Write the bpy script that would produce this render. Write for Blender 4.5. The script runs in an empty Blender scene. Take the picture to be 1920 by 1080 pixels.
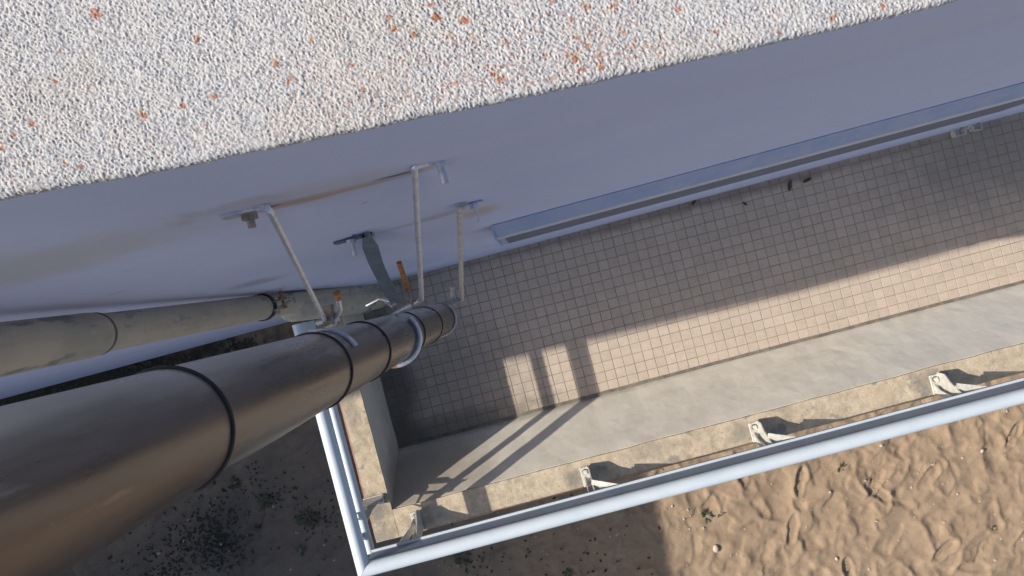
import bpy, bmesh, math, random
import numpy as np
from mathutils import Vector, Matrix

# ------------------------------------------------------------------ camera, sky, sun
SC = bpy.context.scene
COL = SC.collection
H = 3.33                    # camera height above the balcony floor (z = 0)
ROLL = math.radians(14.8)   # the wall runs along X; the camera is rolled
FPX = 1233.0                # focal length in px of the 1920 px wide photograph
NX, NY = 990.0, 515.0       # where the plumb line lands in the photograph
CA, SA = math.cos(ROLL), math.sin(ROLL)
cam_d = bpy.data.cameras.new('camera')
cam_d.sensor_width = 36.0
cam_d.lens = FPX / 1920 * 36
cam_d.shift_x = -(NX - 960) / 1920
cam_d.shift_y = -(540 - NY) / 1920
cam_d.clip_start = 0.02
cam_d.clip_end = 2000
cam = bpy.data.objects.new('camera', cam_d)
cam.location = (0, 0, H)
cam.rotation_euler = (0, 0, -ROLL)
COL.objects.link(cam)
SC.camera = cam

LX, LY, LZ = 1.6, -0.18, -1.0          # travel direction of the sunlight
world = bpy.data.worlds.new('World')
SC.world = world
world.use_nodes = True
nt = world.node_tree
for n in list(nt.nodes): nt.nodes.remove(n)
sky = nt.nodes.new('ShaderNodeTexSky'); sky.sky_type = 'NISHITA'; sky.sun_disc = False
elev = math.atan2(1.0, math.hypot(LX, LY))
sky.sun_elevation = elev
sky.sun_rotation = math.atan2(-LX, -LY)
sky.air_density = 1.0; sky.dust_density = 3.0; sky.ozone_density = 1.0
bg = nt.nodes.new('ShaderNodeBackground'); bg.inputs[1].default_value = 0.11
wo = nt.nodes.new('ShaderNodeOutputWorld')
nt.links.new(sky.outputs[0], bg.inputs[0]); nt.links.new(bg.outputs[0], wo.inputs[0])
sun_d = bpy.data.lights.new('sun', 'SUN')
sun_d.energy = 4.4; sun_d.angle = math.radians(0.55); sun_d.color = (1.0, 0.92, 0.81)
sun = bpy.data.objects.new('sun', sun_d)
sun.rotation_euler = Vector((LX, LY, LZ)).to_track_quat('-Z', 'Y').to_euler()
sun.location = (-8, 2, 8)
COL.objects.link(sun)
SC.view_settings.view_transform = 'Standard'
SC.view_settings.look = 'None'
SC.view_settings.exposure = 0.44
SC.view_settings.gamma = 1.0
SC.view_settings.use_curve_mapping = False

# ------------------------------------------------------------------ helpers
def PT(px, py, d):
    """point seen at a photograph pixel, d metres below the camera"""
    a = (px - NX) / FPX; b = -(py - NY) / FPX
    return Vector((d * (a * CA + b * SA), d * (-a * SA + b * CA), H - d))

WY0, WYS = 0.146, 0.004
def wall_y(x): return WY0 + WYS * x
def WP(px, py, off=0.0):
    """point on the building wall seen at a pixel, off metres proud of it"""
    v = PT(px, py, 1.0); dx, dy = v.x, v.y
    d = (WY0 - off) / (dy - WYS * dx)
    return PT(px, py, d)

class MB:
    def __init__(s): s.v = []; s.f = []
    def add(s, v, f):
        n = len(s.v); s.v += [tuple(p) for p in v]; s.f += [tuple(i + n for i in q) for q in f]
    def box(s, x0, x1, y0, y1, z0, z1, b=0.0):
        if b <= 0:
            s.add([(x0,y0,z0),(x1,y0,z0),(x1,y1,z0),(x0,y1,z0),(x0,y0,z1),(x1,y0,z1),(x1,y1,z1),(x0,y1,z1)],
                  [(0,3,2,1),(4,5,6,7),(0,1,5,4),(1,2,6,5),(2,3,7,6),(3,0,4,7)])
        else:
            s.obox(Vector(((x0+x1)/2,(y0+y1)/2,(z0+z1)/2)), Vector((1,0,0)), Vector((0,1,0)), Vector((0,0,1)), (x1-x0)/2, (y1-y0)/2, (z1-z0)/2, b)
    def obox(s, c, ax, ay, az, hx, hy, hz, b=0.0):
        bm = bmesh.new(); bmesh.ops.create_cube(bm, size=2)
        for v in bm.verts: v.co = Vector((v.co.x*hx, v.co.y*hy, v.co.z*hz))
        if b > 0: bmesh.ops.bevel(bm, geom=bm.edges[:], offset=b, segments=1, affect='EDGES')
        s.add([c + ax*v.co.x + ay*v.co.y + az*v.co.z for v in bm.verts], [[v.index for v in f.verts] for f in bm.faces]); bm.free()
    def tube(s, pts, r, seg=16, cap=True, flat=None):
        """round sweep (r may be a list); flat=(w,t,up) makes a rectangular bar instead"""
        pts = [Vector(p) for p in pts]; n = len(pts)
        R = r if isinstance(r, (list, tuple)) else [r]*n
        tan = []
        for i in range(n):
            a = (pts[i]-pts[i-1]).normalized() if i > 0 else None
            b = (pts[i+1]-pts[i]).normalized() if i < n-1 else None
            tan.append((a, b))
        t0 = tan[0][1]
        up = Vector(flat[2]) if flat else (Vector((0,0,1)) if abs(t0.z) < .9 else Vector((1,0,0)))
        u = (up - t0*up.dot(t0)).normalized()
        vs = []
        for i in range(n):
            a, b = tan[i]
            t = (b if a is None else a if b is None else (a+b).normalized())
            k = 1.0 if (a is None or b is None) else 1/max(.5, a.dot(t))
            if flat:
                u = (up - t*up.dot(t)).normalized()
            else:
                u = (u - t*u.dot(t)).normalized()
            w = t.cross(u)
            if flat:
                hw, ht = flat[0]/2, flat[1]/2
                for (p, q) in ((-1,-1),(1,-1),(1,1),(-1,1)): vs.append(pts[i] + u*p*hw + w*q*ht*k)
            else:
                for j in range(seg):
                    an = 2*math.pi*j/seg
                    d = u*math.cos(an) + w*math.sin(an)
                    if k > 1.0001:
                        m = (b - a).normalized(); d = d + m*d.dot(m)*(k-1)
                    vs.append(pts[i] + d*R[i])
        m = 4 if flat else seg
        fs = [(i*m+j, i*m+(j+1)%m, (i+1)*m+(j+1)%m, (i+1)*m+j) for i in range(n-1) for j in range(m)]
        if cap: fs += [tuple(range(m-1,-1,-1)), tuple((n-1)*m+j for j in range(m))]
        s.add(vs, fs)
    def ring(s, c, R, r, a0=0, a1=2*math.pi, n=48, seg=8, flat=None, axis=None):
        full = abs(a1-a0) > 6.28
        pts = []
        for i in range(n if full else n+1):
            a = a0 + (a1-a0)*i/n
            pts.append(Vector(c) + Vector((math.cos(a)*R, math.sin(a)*R, 0)))
        if full: pts.append(pts[0])
        s.tube(pts, r, seg, cap=not full, flat=flat)
    def hexhead(s, c, axis, r, h, seg=6):
        c = Vector(c); s.tube([c, c+Vector(axis).normalized()*h], r, seg)
    def build(s, name, mat, parent=None, smooth=False, kind=None, bevel=0):
        me = bpy.data.meshes.new(name); me.from_pydata(s.v, [], s.f); me.update()
        bm = bmesh.new(); bm.from_mesh(me); bmesh.ops.recalc_face_normals(bm, faces=bm.faces)
        if bevel: bmesh.ops.bevel(bm, geom=[e for e in bm.edges if len(e.link_faces)==2 and e.calc_face_angle(0)>.5], offset=bevel, segments=2, affect='EDGES')
        bm.to_mesh(me); bm.free()
        if smooth:
            me.polygons.foreach_set('use_smooth', [True]*len(me.polygons))
            me.set_sharp_from_angle(angle=math.radians(40))
        me.materials.append(mat)
        o = bpy.data.objects.new(name, me); COL.objects.link(o)
        if parent:
            o.parent = parent
            o.matrix_parent_inverse = Matrix.Translation(-parent.location)
        if kind: o['kind'] = kind
        return o

def tag(o, label=None, cat=None, group=None, kind=None):
    if label: o['label'] = label
    if cat: o['category'] = cat
    if group: o['group'] = group
    if kind: o['kind'] = kind
    return o
def thing(name, loc, label, cat, group=None):
    o = bpy.data.objects.new(name, None); o.empty_display_size = .05; COL.objects.link(o); o.location = loc
    return tag(o, label, cat, group)

# ---- materials
def material(name, cols, scales=(8,), rough=.8, metal=0.0, bump=((60, .3, .002),), spots=None, rvar=.1, ext=None, spec=.5, stretch=None):
    """cols: list of colours mixed by noises of the given scales; bump: (scale, strength, distance)"""
    m = bpy.data.materials.new(name); m.use_nodes = True
    t = m.node_tree; N = t.nodes; L = t.links
    p = N['Principled BSDF']
    geo = N.new('ShaderNodeNewGeometry'); pos = geo.outputs['Position']
    if stretch:
        mp = N.new('ShaderNodeMapping'); mp.inputs['Scale'].default_value = stretch
        L.new(pos, mp.inputs[0]); pos = mp.outputs[0]
    cur = N.new('ShaderNodeRGB'); cur.outputs[0].default_value = (*cols[0], 1); cur = cur.outputs[0]
    nz = None
    for i, c in enumerate(cols[1:]):
        nz = N.new('ShaderNodeTexNoise'); nz.inputs['Scale'].default_value = scales[min(i, len(scales)-1)]
        nz.inputs['Detail'].default_value = 6; nz.inputs['Roughness'].default_value = .65
        off = N.new('ShaderNodeVectorMath'); off.operation = 'ADD'; off.inputs[1].default_value = (3.1*i, 7.7*i, 1.3*i)
        L.new(pos, off.inputs[0]); L.new(off.outputs[0], nz.inputs['Vector'])
        r = N.new('ShaderNodeMapRange'); r.inputs[1].default_value = .38; r.inputs[2].default_value = .64
        L.new(nz.outputs[0], r.inputs[0])
        mx = N.new('ShaderNodeMix'); mx.data_type = 'RGBA'
        L.new(r.outputs[0], mx.inputs[0]); L.new(cur, mx.inputs[6]); mx.inputs[7].default_value = (*c, 1)
        cur = mx.outputs[2]
    if spots:     # (scale, threshold, colour)
        for k, (sc_, th, c) in enumerate(spots):
            n2 = N.new('ShaderNodeTexNoise'); n2.inputs['Scale'].default_value = sc_; n2.inputs['Detail'].default_value = 5
            n2.inputs['Roughness'].default_value = .6
            off = N.new('ShaderNodeVectorMath'); off.operation = 'ADD'; off.inputs[1].default_value = (11+k*5, 2, 5)
            L.new(pos, off.inputs[0]); L.new(off.outputs[0], n2.inputs['Vector'])
            r = N.new('ShaderNodeMapRange'); r.inputs[1].default_value = th; r.inputs[2].default_value = th+.06
            L.new(n2.outputs[0], r.inputs[0])
            mx = N.new('ShaderNodeMix'); mx.data_type = 'RGBA'
            L.new(r.outputs[0], mx.inputs[0]); L.new(cur, mx.inputs[6]); mx.inputs[7].default_value = (*c, 1)
            cur = mx.outputs[2]
    if ext: cur = ext(t, cur, pos)
    L.new(cur, p.inputs['Base Color'])
    p.inputs['Metallic'].default_value = metal
    p.inputs['Specular IOR Level'].default_value = spec
    if nz is not None and rvar:
        rr = N.new('ShaderNodeMapRange'); rr.inputs[3].default_value = max(.03, rough-rvar); rr.inputs[4].default_value = min(1, rough+rvar)
        L.new(nz.outputs[0], rr.inputs[0]); L.new(rr.outputs[0], p.inputs['Roughness'])
    else: p.inputs['Roughness'].default_value = rough
    nrm = None
    for (sc_, st, di) in bump:
        bn = N.new('ShaderNodeTexNoise'); bn.inputs['Scale'].default_value = sc_; bn.inputs['Detail'].default_value = 4
        L.new(pos, bn.inputs['Vector'])
        b = N.new('ShaderNodeBump'); b.inputs['Strength'].default_value = st; b.inputs['Distance'].default_value = di
        L.new(bn.outputs[0], b.inputs['Height'])
        if nrm: L.new(nrm, b.inputs['Normal'])
        nrm = b.outputs[0]
    if nrm: L.new(nrm, p.inputs['Normal'])
    return m

def blob(t, pos, c, rad, noise=30, amt=.35):
    """soft 0..1 mask round a place on a surface, with a ragged outline"""
    N, L = t.nodes, t.links
    s = N.new('ShaderNodeVectorMath'); s.operation = 'SUBTRACT'; s.inputs[1].default_value = c; L.new(pos, s.inputs[0])
    d = N.new('ShaderNodeVectorMath'); d.operation = 'DIVIDE'; d.inputs[1].default_value = rad; L.new(s.outputs[0], d.inputs[0])
    ln = N.new('ShaderNodeVectorMath'); ln.operation = 'LENGTH'; L.new(d.outputs[0], ln.inputs[0])
    nz = N.new('ShaderNodeTexNoise'); nz.inputs['Scale'].default_value = noise; nz.inputs['Detail'].default_value = 4; L.new(pos, nz.inputs['Vector'])
    ad = N.new('ShaderNodeMath'); ad.operation = 'MULTIPLY_ADD'; ad.inputs[1].default_value = amt*2; L.new(nz.outputs[0], ad.inputs[0]); L.new(ln.outputs['Value'], ad.inputs[2])
    r = N.new('ShaderNodeMapRange'); r.inputs[1].default_value = 1.0+amt; r.inputs[2].default_value = .2+amt
    r.interpolation_type = 'SMOOTHSTEP'
    L.new(ad.outputs[0], r.inputs[0])
    return r.outputs[0]
def mixin(t, cur, mask, col, k=1.0):
    N, L = t.nodes, t.links
    mu = N.new('ShaderNodeMath'); mu.operation = 'MULTIPLY'; mu.inputs[1].default_value = k; L.new(mask, mu.inputs[0])
    mx = N.new('ShaderNodeMix'); mx.data_type = 'RGBA'; L.new(mu.outputs[0], mx.inputs[0]); L.new(cur, mx.inputs[6]); mx.inputs[7].default_value = (*col, 1)
    return mx.outputs[2]

def wall_ext(t, cur, pos):
    def st(px, py, dx, lx, lz, col, k):
        nonlocal cur
        c = WP(px, py); c = (c.x+dx, c.y, c.z)
        cur = mixin(t, cur, blob(t, pos, c, (lx, .3, lz), 25, .3), col, k)
    st(515, 385, .03, .10, .03, (.42,.25,.15), .7)
    st(620, 350, .0, .16, .10, (.38,.36,.34), .35)
    st(740, 325, .0, .08, .03, (.24,.23,.24), .4)
    st(762, 315, -.01, .035, .010, (.09,.08,.09), .9)
    st(492, 388, 0, .03, .012, (.10,.08,.08), .8)
    st(690, 442, .05, .14, .03, (.32,.31,.33), .4)
    st(890, 400, .01, .06, .12, (.42,.31,.20), .6)
    st(930, 425, .0, .09, .12, (.42,.36,.29), .6)
    st(840, 400, -.02, .09, .05, (.37,.33,.30), .5)
    st(1165, 560, 0, .001, .001, (.4,.4,.4), 0)
    st(660, 350, 0, .07, .012, (.40,.30,.20), .6)
    st(215, 550, 0, .03, .006, (.2,.2,.22), .6)
    st(684, 380, 0, .008, .006, (.2,.2,.25), .7)
    st(60, 500, 0, .30, .14, (.40,.40,.36), .5)
    st(480, 530, 0, .10, .10, (.22,.2,.2), .5)
    st(760, 520, 0, .16, .35, (.36,.36,.36), .6)
    return cur
M = {}
M['wall'] = material('wall_paint', [(.50,.57,.80), (.48,.55,.78), (.53,.585,.79)], (1.5, 5), .75, bump=((5, .03, .003), (180, .10, .0006), (700, .12, .0004)),
                     spots=[(70, .725, (.16,.16,.19)), (3.5, .66, (.42,.46,.60))], ext=wall_ext, spec=.3)
M['plinth'] = M['wall']
def par_ext(t, cur, pos):
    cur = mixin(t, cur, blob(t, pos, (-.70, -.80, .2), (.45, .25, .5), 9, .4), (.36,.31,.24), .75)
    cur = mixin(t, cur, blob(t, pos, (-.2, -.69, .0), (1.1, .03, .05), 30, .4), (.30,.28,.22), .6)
    cur = mixin(t, cur, blob(t, pos, (2.4, -.8, .3), (1.4, .5, .6), 4, .5), (.50,.54,.56), .4)
    return cur
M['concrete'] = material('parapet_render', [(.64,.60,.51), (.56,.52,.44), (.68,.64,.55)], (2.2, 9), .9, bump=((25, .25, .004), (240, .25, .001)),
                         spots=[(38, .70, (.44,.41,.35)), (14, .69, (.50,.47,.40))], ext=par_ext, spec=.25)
def cop_ext(t, cur, pos):
    for (x, y, a, b, k) in ((-.03,-.94,.07,.07,.8),(.75,-.93,.10,.07,.6),(1.58,-.93,.07,.08,.5),(-.93,-.84,.09,.11,.8),(-.92,-.96,.10,.06,.6),(-.78,-.94,.06,.06,.5),(-.92,-.35,.05,.2,.4),(.35,-.9,.2,.05,.3)):
        cur = mixin(t, cur, blob(t, pos, (x, y, .39), (a, b, .3), 45, .4), (.17,.165,.15), k)
    cur = mixin(t, cur, blob(t, pos, (.1, -.985, .39), (1.2, .012, .1), 30, .3), (.30,.16,.11), .6)  # red lens fringe painted along the outer edges
    return mixin(t, cur, blob(t, pos, (-.962, -.5, .39), (.010, .8, .1), 30, .3), (.34,.15,.12), .7)
M['coping'] = material('coping_concrete', [(.47,.385,.275), (.35,.295,.22), (.54,.46,.35)], (5, 30), .95, bump=((40, .5, .006), (260, .6, .002)),
                       spots=[(120, .62, (.26,.22,.17)), (9, .60, (.27,.25,.21)), (60, .64, (.33,.27,.19)), (90, .68, (.66,.62,.54))], spec=.2, ext=cop_ext)
M['base'] = material('terrace_base', [(.42,.40,.36), (.34,.32,.29)], (2,), .95, bump=((30, .4, .005),), spec=.2)
def tile_ext(t, cur, pos):
    N, L = t.nodes, t.links
    # every tile its own shade
    mp = N.new('ShaderNodeVectorMath'); mp.operation = 'SUBTRACT'; mp.inputs[1].default_value = (TX0, TY0, 0); L.new(pos, mp.inputs[0])
    dv = N.new('ShaderNodeVectorMath'); dv.operation = 'DIVIDE'; dv.inputs[1].default_value = (PITCH, PITY, 1); L.new(mp.outputs[0], dv.inputs[0])
    ml = N.new('ShaderNodeVectorMath'); ml.operation = 'MULTIPLY'; ml.inputs[1].default_value = (1, 1, 0); L.new(dv.outputs[0], ml.inputs[0])
    fl = N.new('ShaderNodeVectorMath'); fl.operation = 'FLOOR'; L.new(ml.outputs[0], fl.inputs[0])
    wn = N.new('ShaderNodeTexWhiteNoise'); wn.noise_dimensions = '2D'; L.new(fl.outputs[0], wn.inputs['Vector'])
    r = N.new('ShaderNodeMapRange'); r.inputs[3].default_value = .94; r.inputs[4].default_value = 1.04; L.new(wn.outputs['Value'], r.inputs[0])
    vm = N.new('ShaderNodeVectorMath'); vm.operation = 'SCALE'; L.new(cur, vm.inputs[0]); L.new(r.outputs[0], vm.inputs['Scale'])
    cur = vm.outputs[0]
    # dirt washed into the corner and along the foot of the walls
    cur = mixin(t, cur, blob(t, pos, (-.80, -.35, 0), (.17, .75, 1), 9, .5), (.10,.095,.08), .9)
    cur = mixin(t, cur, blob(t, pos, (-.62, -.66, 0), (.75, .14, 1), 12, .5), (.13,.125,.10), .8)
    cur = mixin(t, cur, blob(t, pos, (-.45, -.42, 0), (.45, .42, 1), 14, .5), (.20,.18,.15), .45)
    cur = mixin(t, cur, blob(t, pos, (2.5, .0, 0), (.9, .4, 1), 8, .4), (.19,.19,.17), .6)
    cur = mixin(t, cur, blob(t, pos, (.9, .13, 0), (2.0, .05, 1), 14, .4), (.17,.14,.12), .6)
    return cur
PITCH, PITY = 0.0525, 0.0497
FY1 = -0.684              # foot of the front parapet
XS = -0.858               # inner face of the side parapet
TX0, TY0 = XS + .006, FY1 + .012
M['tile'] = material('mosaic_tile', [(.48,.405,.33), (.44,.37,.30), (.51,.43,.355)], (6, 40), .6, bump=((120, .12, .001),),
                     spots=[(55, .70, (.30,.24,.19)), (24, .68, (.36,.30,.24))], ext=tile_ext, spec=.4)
M['grout'] = material('tile_joint', [(.34,.275,.215), (.20,.165,.13)], (9,), .95, bump=((200, .4, .002),), spec=.1)
M['gutter'] = material('gutter_dark', [(.22,.19,.16), (.13,.12,.10)], (20,), .95, bump=((90, .5, .003),), spec=.2)  # dark tone of the gutter's gap shadow; joint ring shares it

def attr_ext(t, cur, pos):
    N, L = t.nodes, t.links
    for nm, col, k in (('pit', (.20,.20,.23), .75), ('ochre', (.40,.33,.22), .55), ('lichen', (.33,.115,.055), .9)):
        a = N.new('ShaderNodeAttribute'); a.attribute_name = nm
        cur = mixin(t, cur, a.outputs['Fac'], col, k)
    return cur
M['rough'] = material('spatter_render', [(.48,.485,.50), (.42,.435,.465), (.50,.49,.48)], (3.5, 60), .9, bump=((500, .5, .0012),), ext=attr_ext, spec=.25)
M['rough_plain'] = material('spatter_render_far', [(.58,.60,.66), (.52,.55,.61)], (5, 60), .9, bump=((380, 1.0, .003),), spec=.2)

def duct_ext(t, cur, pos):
    # wall's pale reflection painted into the side facing it, broken by noise
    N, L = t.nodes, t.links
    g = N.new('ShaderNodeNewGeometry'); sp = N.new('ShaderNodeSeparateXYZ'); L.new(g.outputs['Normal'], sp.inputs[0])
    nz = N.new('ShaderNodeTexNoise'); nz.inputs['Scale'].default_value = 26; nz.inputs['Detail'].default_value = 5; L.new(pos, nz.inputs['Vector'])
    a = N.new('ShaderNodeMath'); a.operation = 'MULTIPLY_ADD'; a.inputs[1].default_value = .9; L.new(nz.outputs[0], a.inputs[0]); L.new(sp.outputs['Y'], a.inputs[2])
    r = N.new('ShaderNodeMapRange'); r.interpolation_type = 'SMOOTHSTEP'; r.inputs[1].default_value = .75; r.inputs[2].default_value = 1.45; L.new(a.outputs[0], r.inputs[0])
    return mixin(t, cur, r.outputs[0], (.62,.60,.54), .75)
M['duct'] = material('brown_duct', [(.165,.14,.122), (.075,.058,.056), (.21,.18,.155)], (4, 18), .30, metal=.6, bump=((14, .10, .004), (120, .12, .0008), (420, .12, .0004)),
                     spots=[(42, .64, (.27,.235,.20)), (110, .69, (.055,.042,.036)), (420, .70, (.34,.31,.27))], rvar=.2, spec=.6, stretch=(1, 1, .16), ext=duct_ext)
M['ring'] = material('black_band', [(.015,.015,.017), (.03,.03,.03)], (30,), .5)
M['old_pipe'] = material('weathered_pipe', [(.44,.425,.35), (.35,.345,.30), (.50,.46,.37)], (7, 20), .75, bump=((40, .2, .002), (300, .2, .0006)),
                         spots=[(18, .58, (.24,.25,.23)), (50, .64, (.54,.48,.40)), (90, .70, (.17,.15,.12)), (200, .71, (.06,.06,.05))], rvar=.1, spec=.35, stretch=(1, 1, .4))
M['galv'] = material('galvanised_steel', [(.50,.54,.62), (.36,.40,.50), (.66,.69,.74)], (25, 60), .33, metal=.8, bump=((150, .25, .001),),
                     spots=[(60, .66, (.10,.09,.11)), (45, .70, (.30,.14,.06))], rvar=.15)
M['stay'] = material('stay_steel', [(.62,.66,.76), (.46,.50,.64), (.74,.76,.80)], (30, 90), .35, metal=.55, bump=((200, .15, .0006),), spots=[(90, .72, (.12,.11,.15))])
M['grey_strip'] = material('blue_grey_strip', [(.16,.21,.27), (.12,.16,.21)], (18,), .5, metal=.3, bump=((80, .15, .001),))
M['rust'] = material('rusty_steel', [(.36,.15,.055), (.22,.09,.04), (.50,.25,.10)], (40, 120), .85, metal=.1, bump=((200, .6, .0015),))
M['rust_clamp'] = material('clamp_steel', [(.30,.22,.17), (.17,.13,.11), (.40,.36,.33)], (50, 90), .75, metal=.4, bump=((200, .5, .001),))
M['rail'] = material('rail_paint', [(.57,.64,.70), (.52,.60,.67)], (8,), .33, metal=0.0, bump=((20, .04, .002),), spots=[(160, .74, (.35,.33,.3)), (12, .72, (.42,.45,.46))], rvar=.10, spec=.5)
M['flange'] = material('flange_shade', [(.24,.29,.36), (.20,.25,.32)], (8,), .55, bump=(), spec=.3)  # dim shade of the web put into a darker rail colour
M['bracket'] = material('bracket_zinc', [(.50,.50,.46), (.38,.37,.34), (.60,.59,.54)], (30, 90), .6, metal=.3, bump=((160, .3, .001),), spots=[(70, .67, (.30,.24,.17))])
M['bolt'] = material('bolt_zinc', [(.78,.77,.72), (.6,.58,.52)], (60,), .4, metal=.4, bump=())
M['dark'] = material('dark_slot', [(.03,.03,.035)], (10,), .7, bump=())
M['box_top'] = material('shutter_box_blue', [(.29,.39,.64), (.24,.34,.58), (.36,.44,.62)], (4, 20), .5, metal=.25, bump=((60, .1, .001),), spots=[(150, .74, (.1,.12,.18))])
M['box_front'] = material('shutter_box_front', [(.115,.135,.20), (.075,.09,.14), (.15,.17,.235)], (14, 90), .8, bump=((200, .5, .001),), spots=[(220, .66, (.07,.08,.12))])
M['box_edge'] = material('shutter_box_lip', [(.50,.56,.66), (.42,.48,.58)], (20,), .5, bump=())
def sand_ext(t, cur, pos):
    cur = mixin(t, cur, blob(t, pos, (-4.2, .1, SZ), (3.3, .95, 2), 6, .5), (.030,.030,.026), .95)  # deep shade of the gap by the wall painted into the sand
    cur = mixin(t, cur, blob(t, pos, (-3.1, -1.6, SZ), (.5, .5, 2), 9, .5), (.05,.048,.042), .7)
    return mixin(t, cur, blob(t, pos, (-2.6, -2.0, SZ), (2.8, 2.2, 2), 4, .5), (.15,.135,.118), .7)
SZ = -2.5
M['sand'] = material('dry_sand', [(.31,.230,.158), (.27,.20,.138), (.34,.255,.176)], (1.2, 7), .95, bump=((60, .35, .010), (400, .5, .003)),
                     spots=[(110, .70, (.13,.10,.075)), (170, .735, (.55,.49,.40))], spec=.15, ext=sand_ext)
M['leaf'] = material('weed_leaf', [(.055,.08,.035), (.03,.042,.022), (.10,.11,.06)], (60, 150), .6, bump=())
M['cover'] = material('creeping_cover', [(.022,.030,.018), (.015,.016,.012), (.05,.05,.035)], (20, 90), .7, bump=())
M['dead_leaf'] = material('dead_leaf', [(.10,.065,.045), (.06,.04,.03)], (60,), .8, bump=())
M['stone'] = material('pebble_stone', [(.52,.45,.36), (.42,.37,.30)], (30,), .85, bump=((120, .4, .002),))
M['lime'] = material('lime_deposit', [(.72,.70,.62), (.6,.58,.5)], (60,), .9)
M['shade_wall_mat'] = material('shade_wall_render', [(.5,.48,.44), (.42,.40,.36)], (1.5,), .9, bump=((20, .3, .006),))

# ------------------------------------------------------------------ numpy value noise
rng = np.random.RandomState(7)
_T = rng.rand(512, 512)
def vnoise(x, y, s, o=0):
    x = x*s + 17.3*o + 100; y = y*s + 9.1*o + 100
    xi = np.floor(x).astype(int); yi = np.floor(y).astype(int); fx = x-xi; fy = y-yi
    fx = fx*fx*(3-2*fx); fy = fy*fy*(3-2*fy)
    g = lambda a, b: _T[a % 512, b % 512]
    return (g(xi,yi)*(1-fx)+g(xi+1,yi)*fx)*(1-fy) + (g(xi,yi+1)*(1-fx)+g(xi+1,yi+1)*fx)*fy
def fbm(x, y, s, n=4, o=0):
    r = 0; a = .5
    for i in range(n): r = r + a*vnoise(x, y, s*2**i, o+i*3); a *= .5
    return r/(1-.5**n)
def sstep(a, b, x):
    t = np.clip((x-a)/(b-a), 0, 1); return t*t*(3-2*t)
def grid_mesh(name, X, Y, Z, mat, parent=None, attrs=None, flip=False):
    """X, Y, Z: 2-D arrays of equal shape"""
    h, w = X.shape
    me = bpy.data.meshes.new(name)
    co = np.stack([X.ravel(), Y.ravel(), Z.ravel()], 1)
    idx = np.arange(h*w).reshape(h, w)
    q = np.stack([idx[:-1,:-1].ravel(), idx[:-1,1:].ravel(), idx[1:,1:].ravel(), idx[1:,:-1].ravel()], 1)
    if flip: q = q[:, ::-1]
    me.vertices.add(len(co)); me.vertices.foreach_set('co', co.ravel())
    me.loops.add(q.size); me.loops.foreach_set('vertex_index', q.ravel())
    me.polygons.add(len(q)); me.polygons.foreach_set('loop_start', np.arange(0, q.size, 4)); me.polygons.foreach_set('loop_total', np.full(len(q), 4))
    me.polygons.foreach_set('use_smooth', np.ones(len(q), bool))
    me.update(calc_edges=True); me.validate()
    for k, v in (attrs or {}).items():
        a = me.attributes.new(k, 'FLOAT', 'POINT'); a.data.foreach_set('value', v.ravel().astype(np.float32))
    me.materials.append(mat)
    o = bpy.data.objects.new(name, me); COL.objects.link(o)
    if parent: o.parent = parent; o.matrix_parent_inverse = Matrix.Translation(-parent.location)
    return o

# ------------------------------------------------------------------ ground of sand
SZ = -2.5
def axis(fine0, fine1, step, far, grow=1.35):
    a = list(np.arange(fine0, fine1, step))
    s, x = step, fine1
    while x < far: a.append(x); s *= grow; x += s
    a.append(far)
    s, x = step*grow, fine0 - step*grow
    while x > -far: a.insert(0, x); s *= grow; x -= s
    a.insert(0, -far)
    return np.array(a)
gx = axis(-5.0, 4.1, .0135, 600); gy = axis(-3.95, -.9, .0135, 600)
GX, GY = np.meshgrid(gx, gy)
wx = GX + .10*(fbm(GX, GY, 3, 3, 20)-.5); wy = GY + .10*(fbm(GX, GY, 3, 3, 31)-.5)
hz = .045*(fbm(wx, wy, 3.2, 3, 1)-.5)
rd = 1-np.abs(2*fbm(wx, wy, 4.6, 2, 5)-1)
hz += .034*(rd**2.5-.35)
hz += .018*(sstep(.44, .56, fbm(wx, wy, 5.5, 2, 40))-.5)
rd2 = 1-np.abs(2*fbm(wx*1.0, wy*1.6, 9.5, 2, 55)-1)
hz += .017*(rd2**2-.4)*(.4+.9*fbm(GX, GY, 2.2, 2, 70))
hz += .010*(fbm(GX, GY, 24, 3, 9)-.5)
r2 = random.Random(5)
def footprint(cx, cy, ang, L=.27, W=.095, dep=.022, tread=False):
    global hz
    c, s = math.cos(ang), math.sin(ang)
    m = (np.abs(GX-cx) < .35) & (np.abs(GY-cy) < .35)
    if not m.any(): return
    dx = GX[m]-cx; dy = GY[m]-cy
    u = (dx*c+dy*s)/(L/2); v = (-dx*s+dy*c)/(W/2)
    v = v/(1 - .22*np.exp(-((u+.15)/.28)**2)) + .12*u
    r = np.sqrt(u*u+v*v)
    inside = 1-sstep(.80, 1.08, r)
    z = hz[m]
    flat = z.mean()*.6; r = r + .5*(vnoise(GX[m], GY[m], 16, 50)-.5)
    z = z*(1-inside*.75) + flat*inside*.75 - dep*inside + dep*.75*np.exp(-((r-1.22)/.16)**2)
    if tread: z = z + inside*.0065*np.sign(np.sin(u*2*math.pi*4.2+v*.8))
    hz[m] = z
for i in range(22):
    x = r2.uniform(-4.6, 4.0); y = r2.uniform(-3.8, -1.3)
    footprint(x, y, r2.choice([.4, .9, 1.7, 2.6, -.5]) + r2.uniform(-.35, .35), r2.uniform(.22, .30), r2.uniform(.09, .13), r2.uniform(.008, .018))
for (px, py, a) in ((1742, 893, .75), (1640, 905, .95), (1770, 1030, .5), (1590, 1070, 1.6), (1900, 815, .9), (1500, 900, 1.2)):
    q = PT(px, py, H-SZ); footprint(q.x, q.y, a, .26, .10, .016, True)
hz *= .64
mask = np.exp(-np.clip(np.maximum(np.abs(GX)-6, np.abs(GY)-6), 0, None)/3)
hz *= mask
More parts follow.
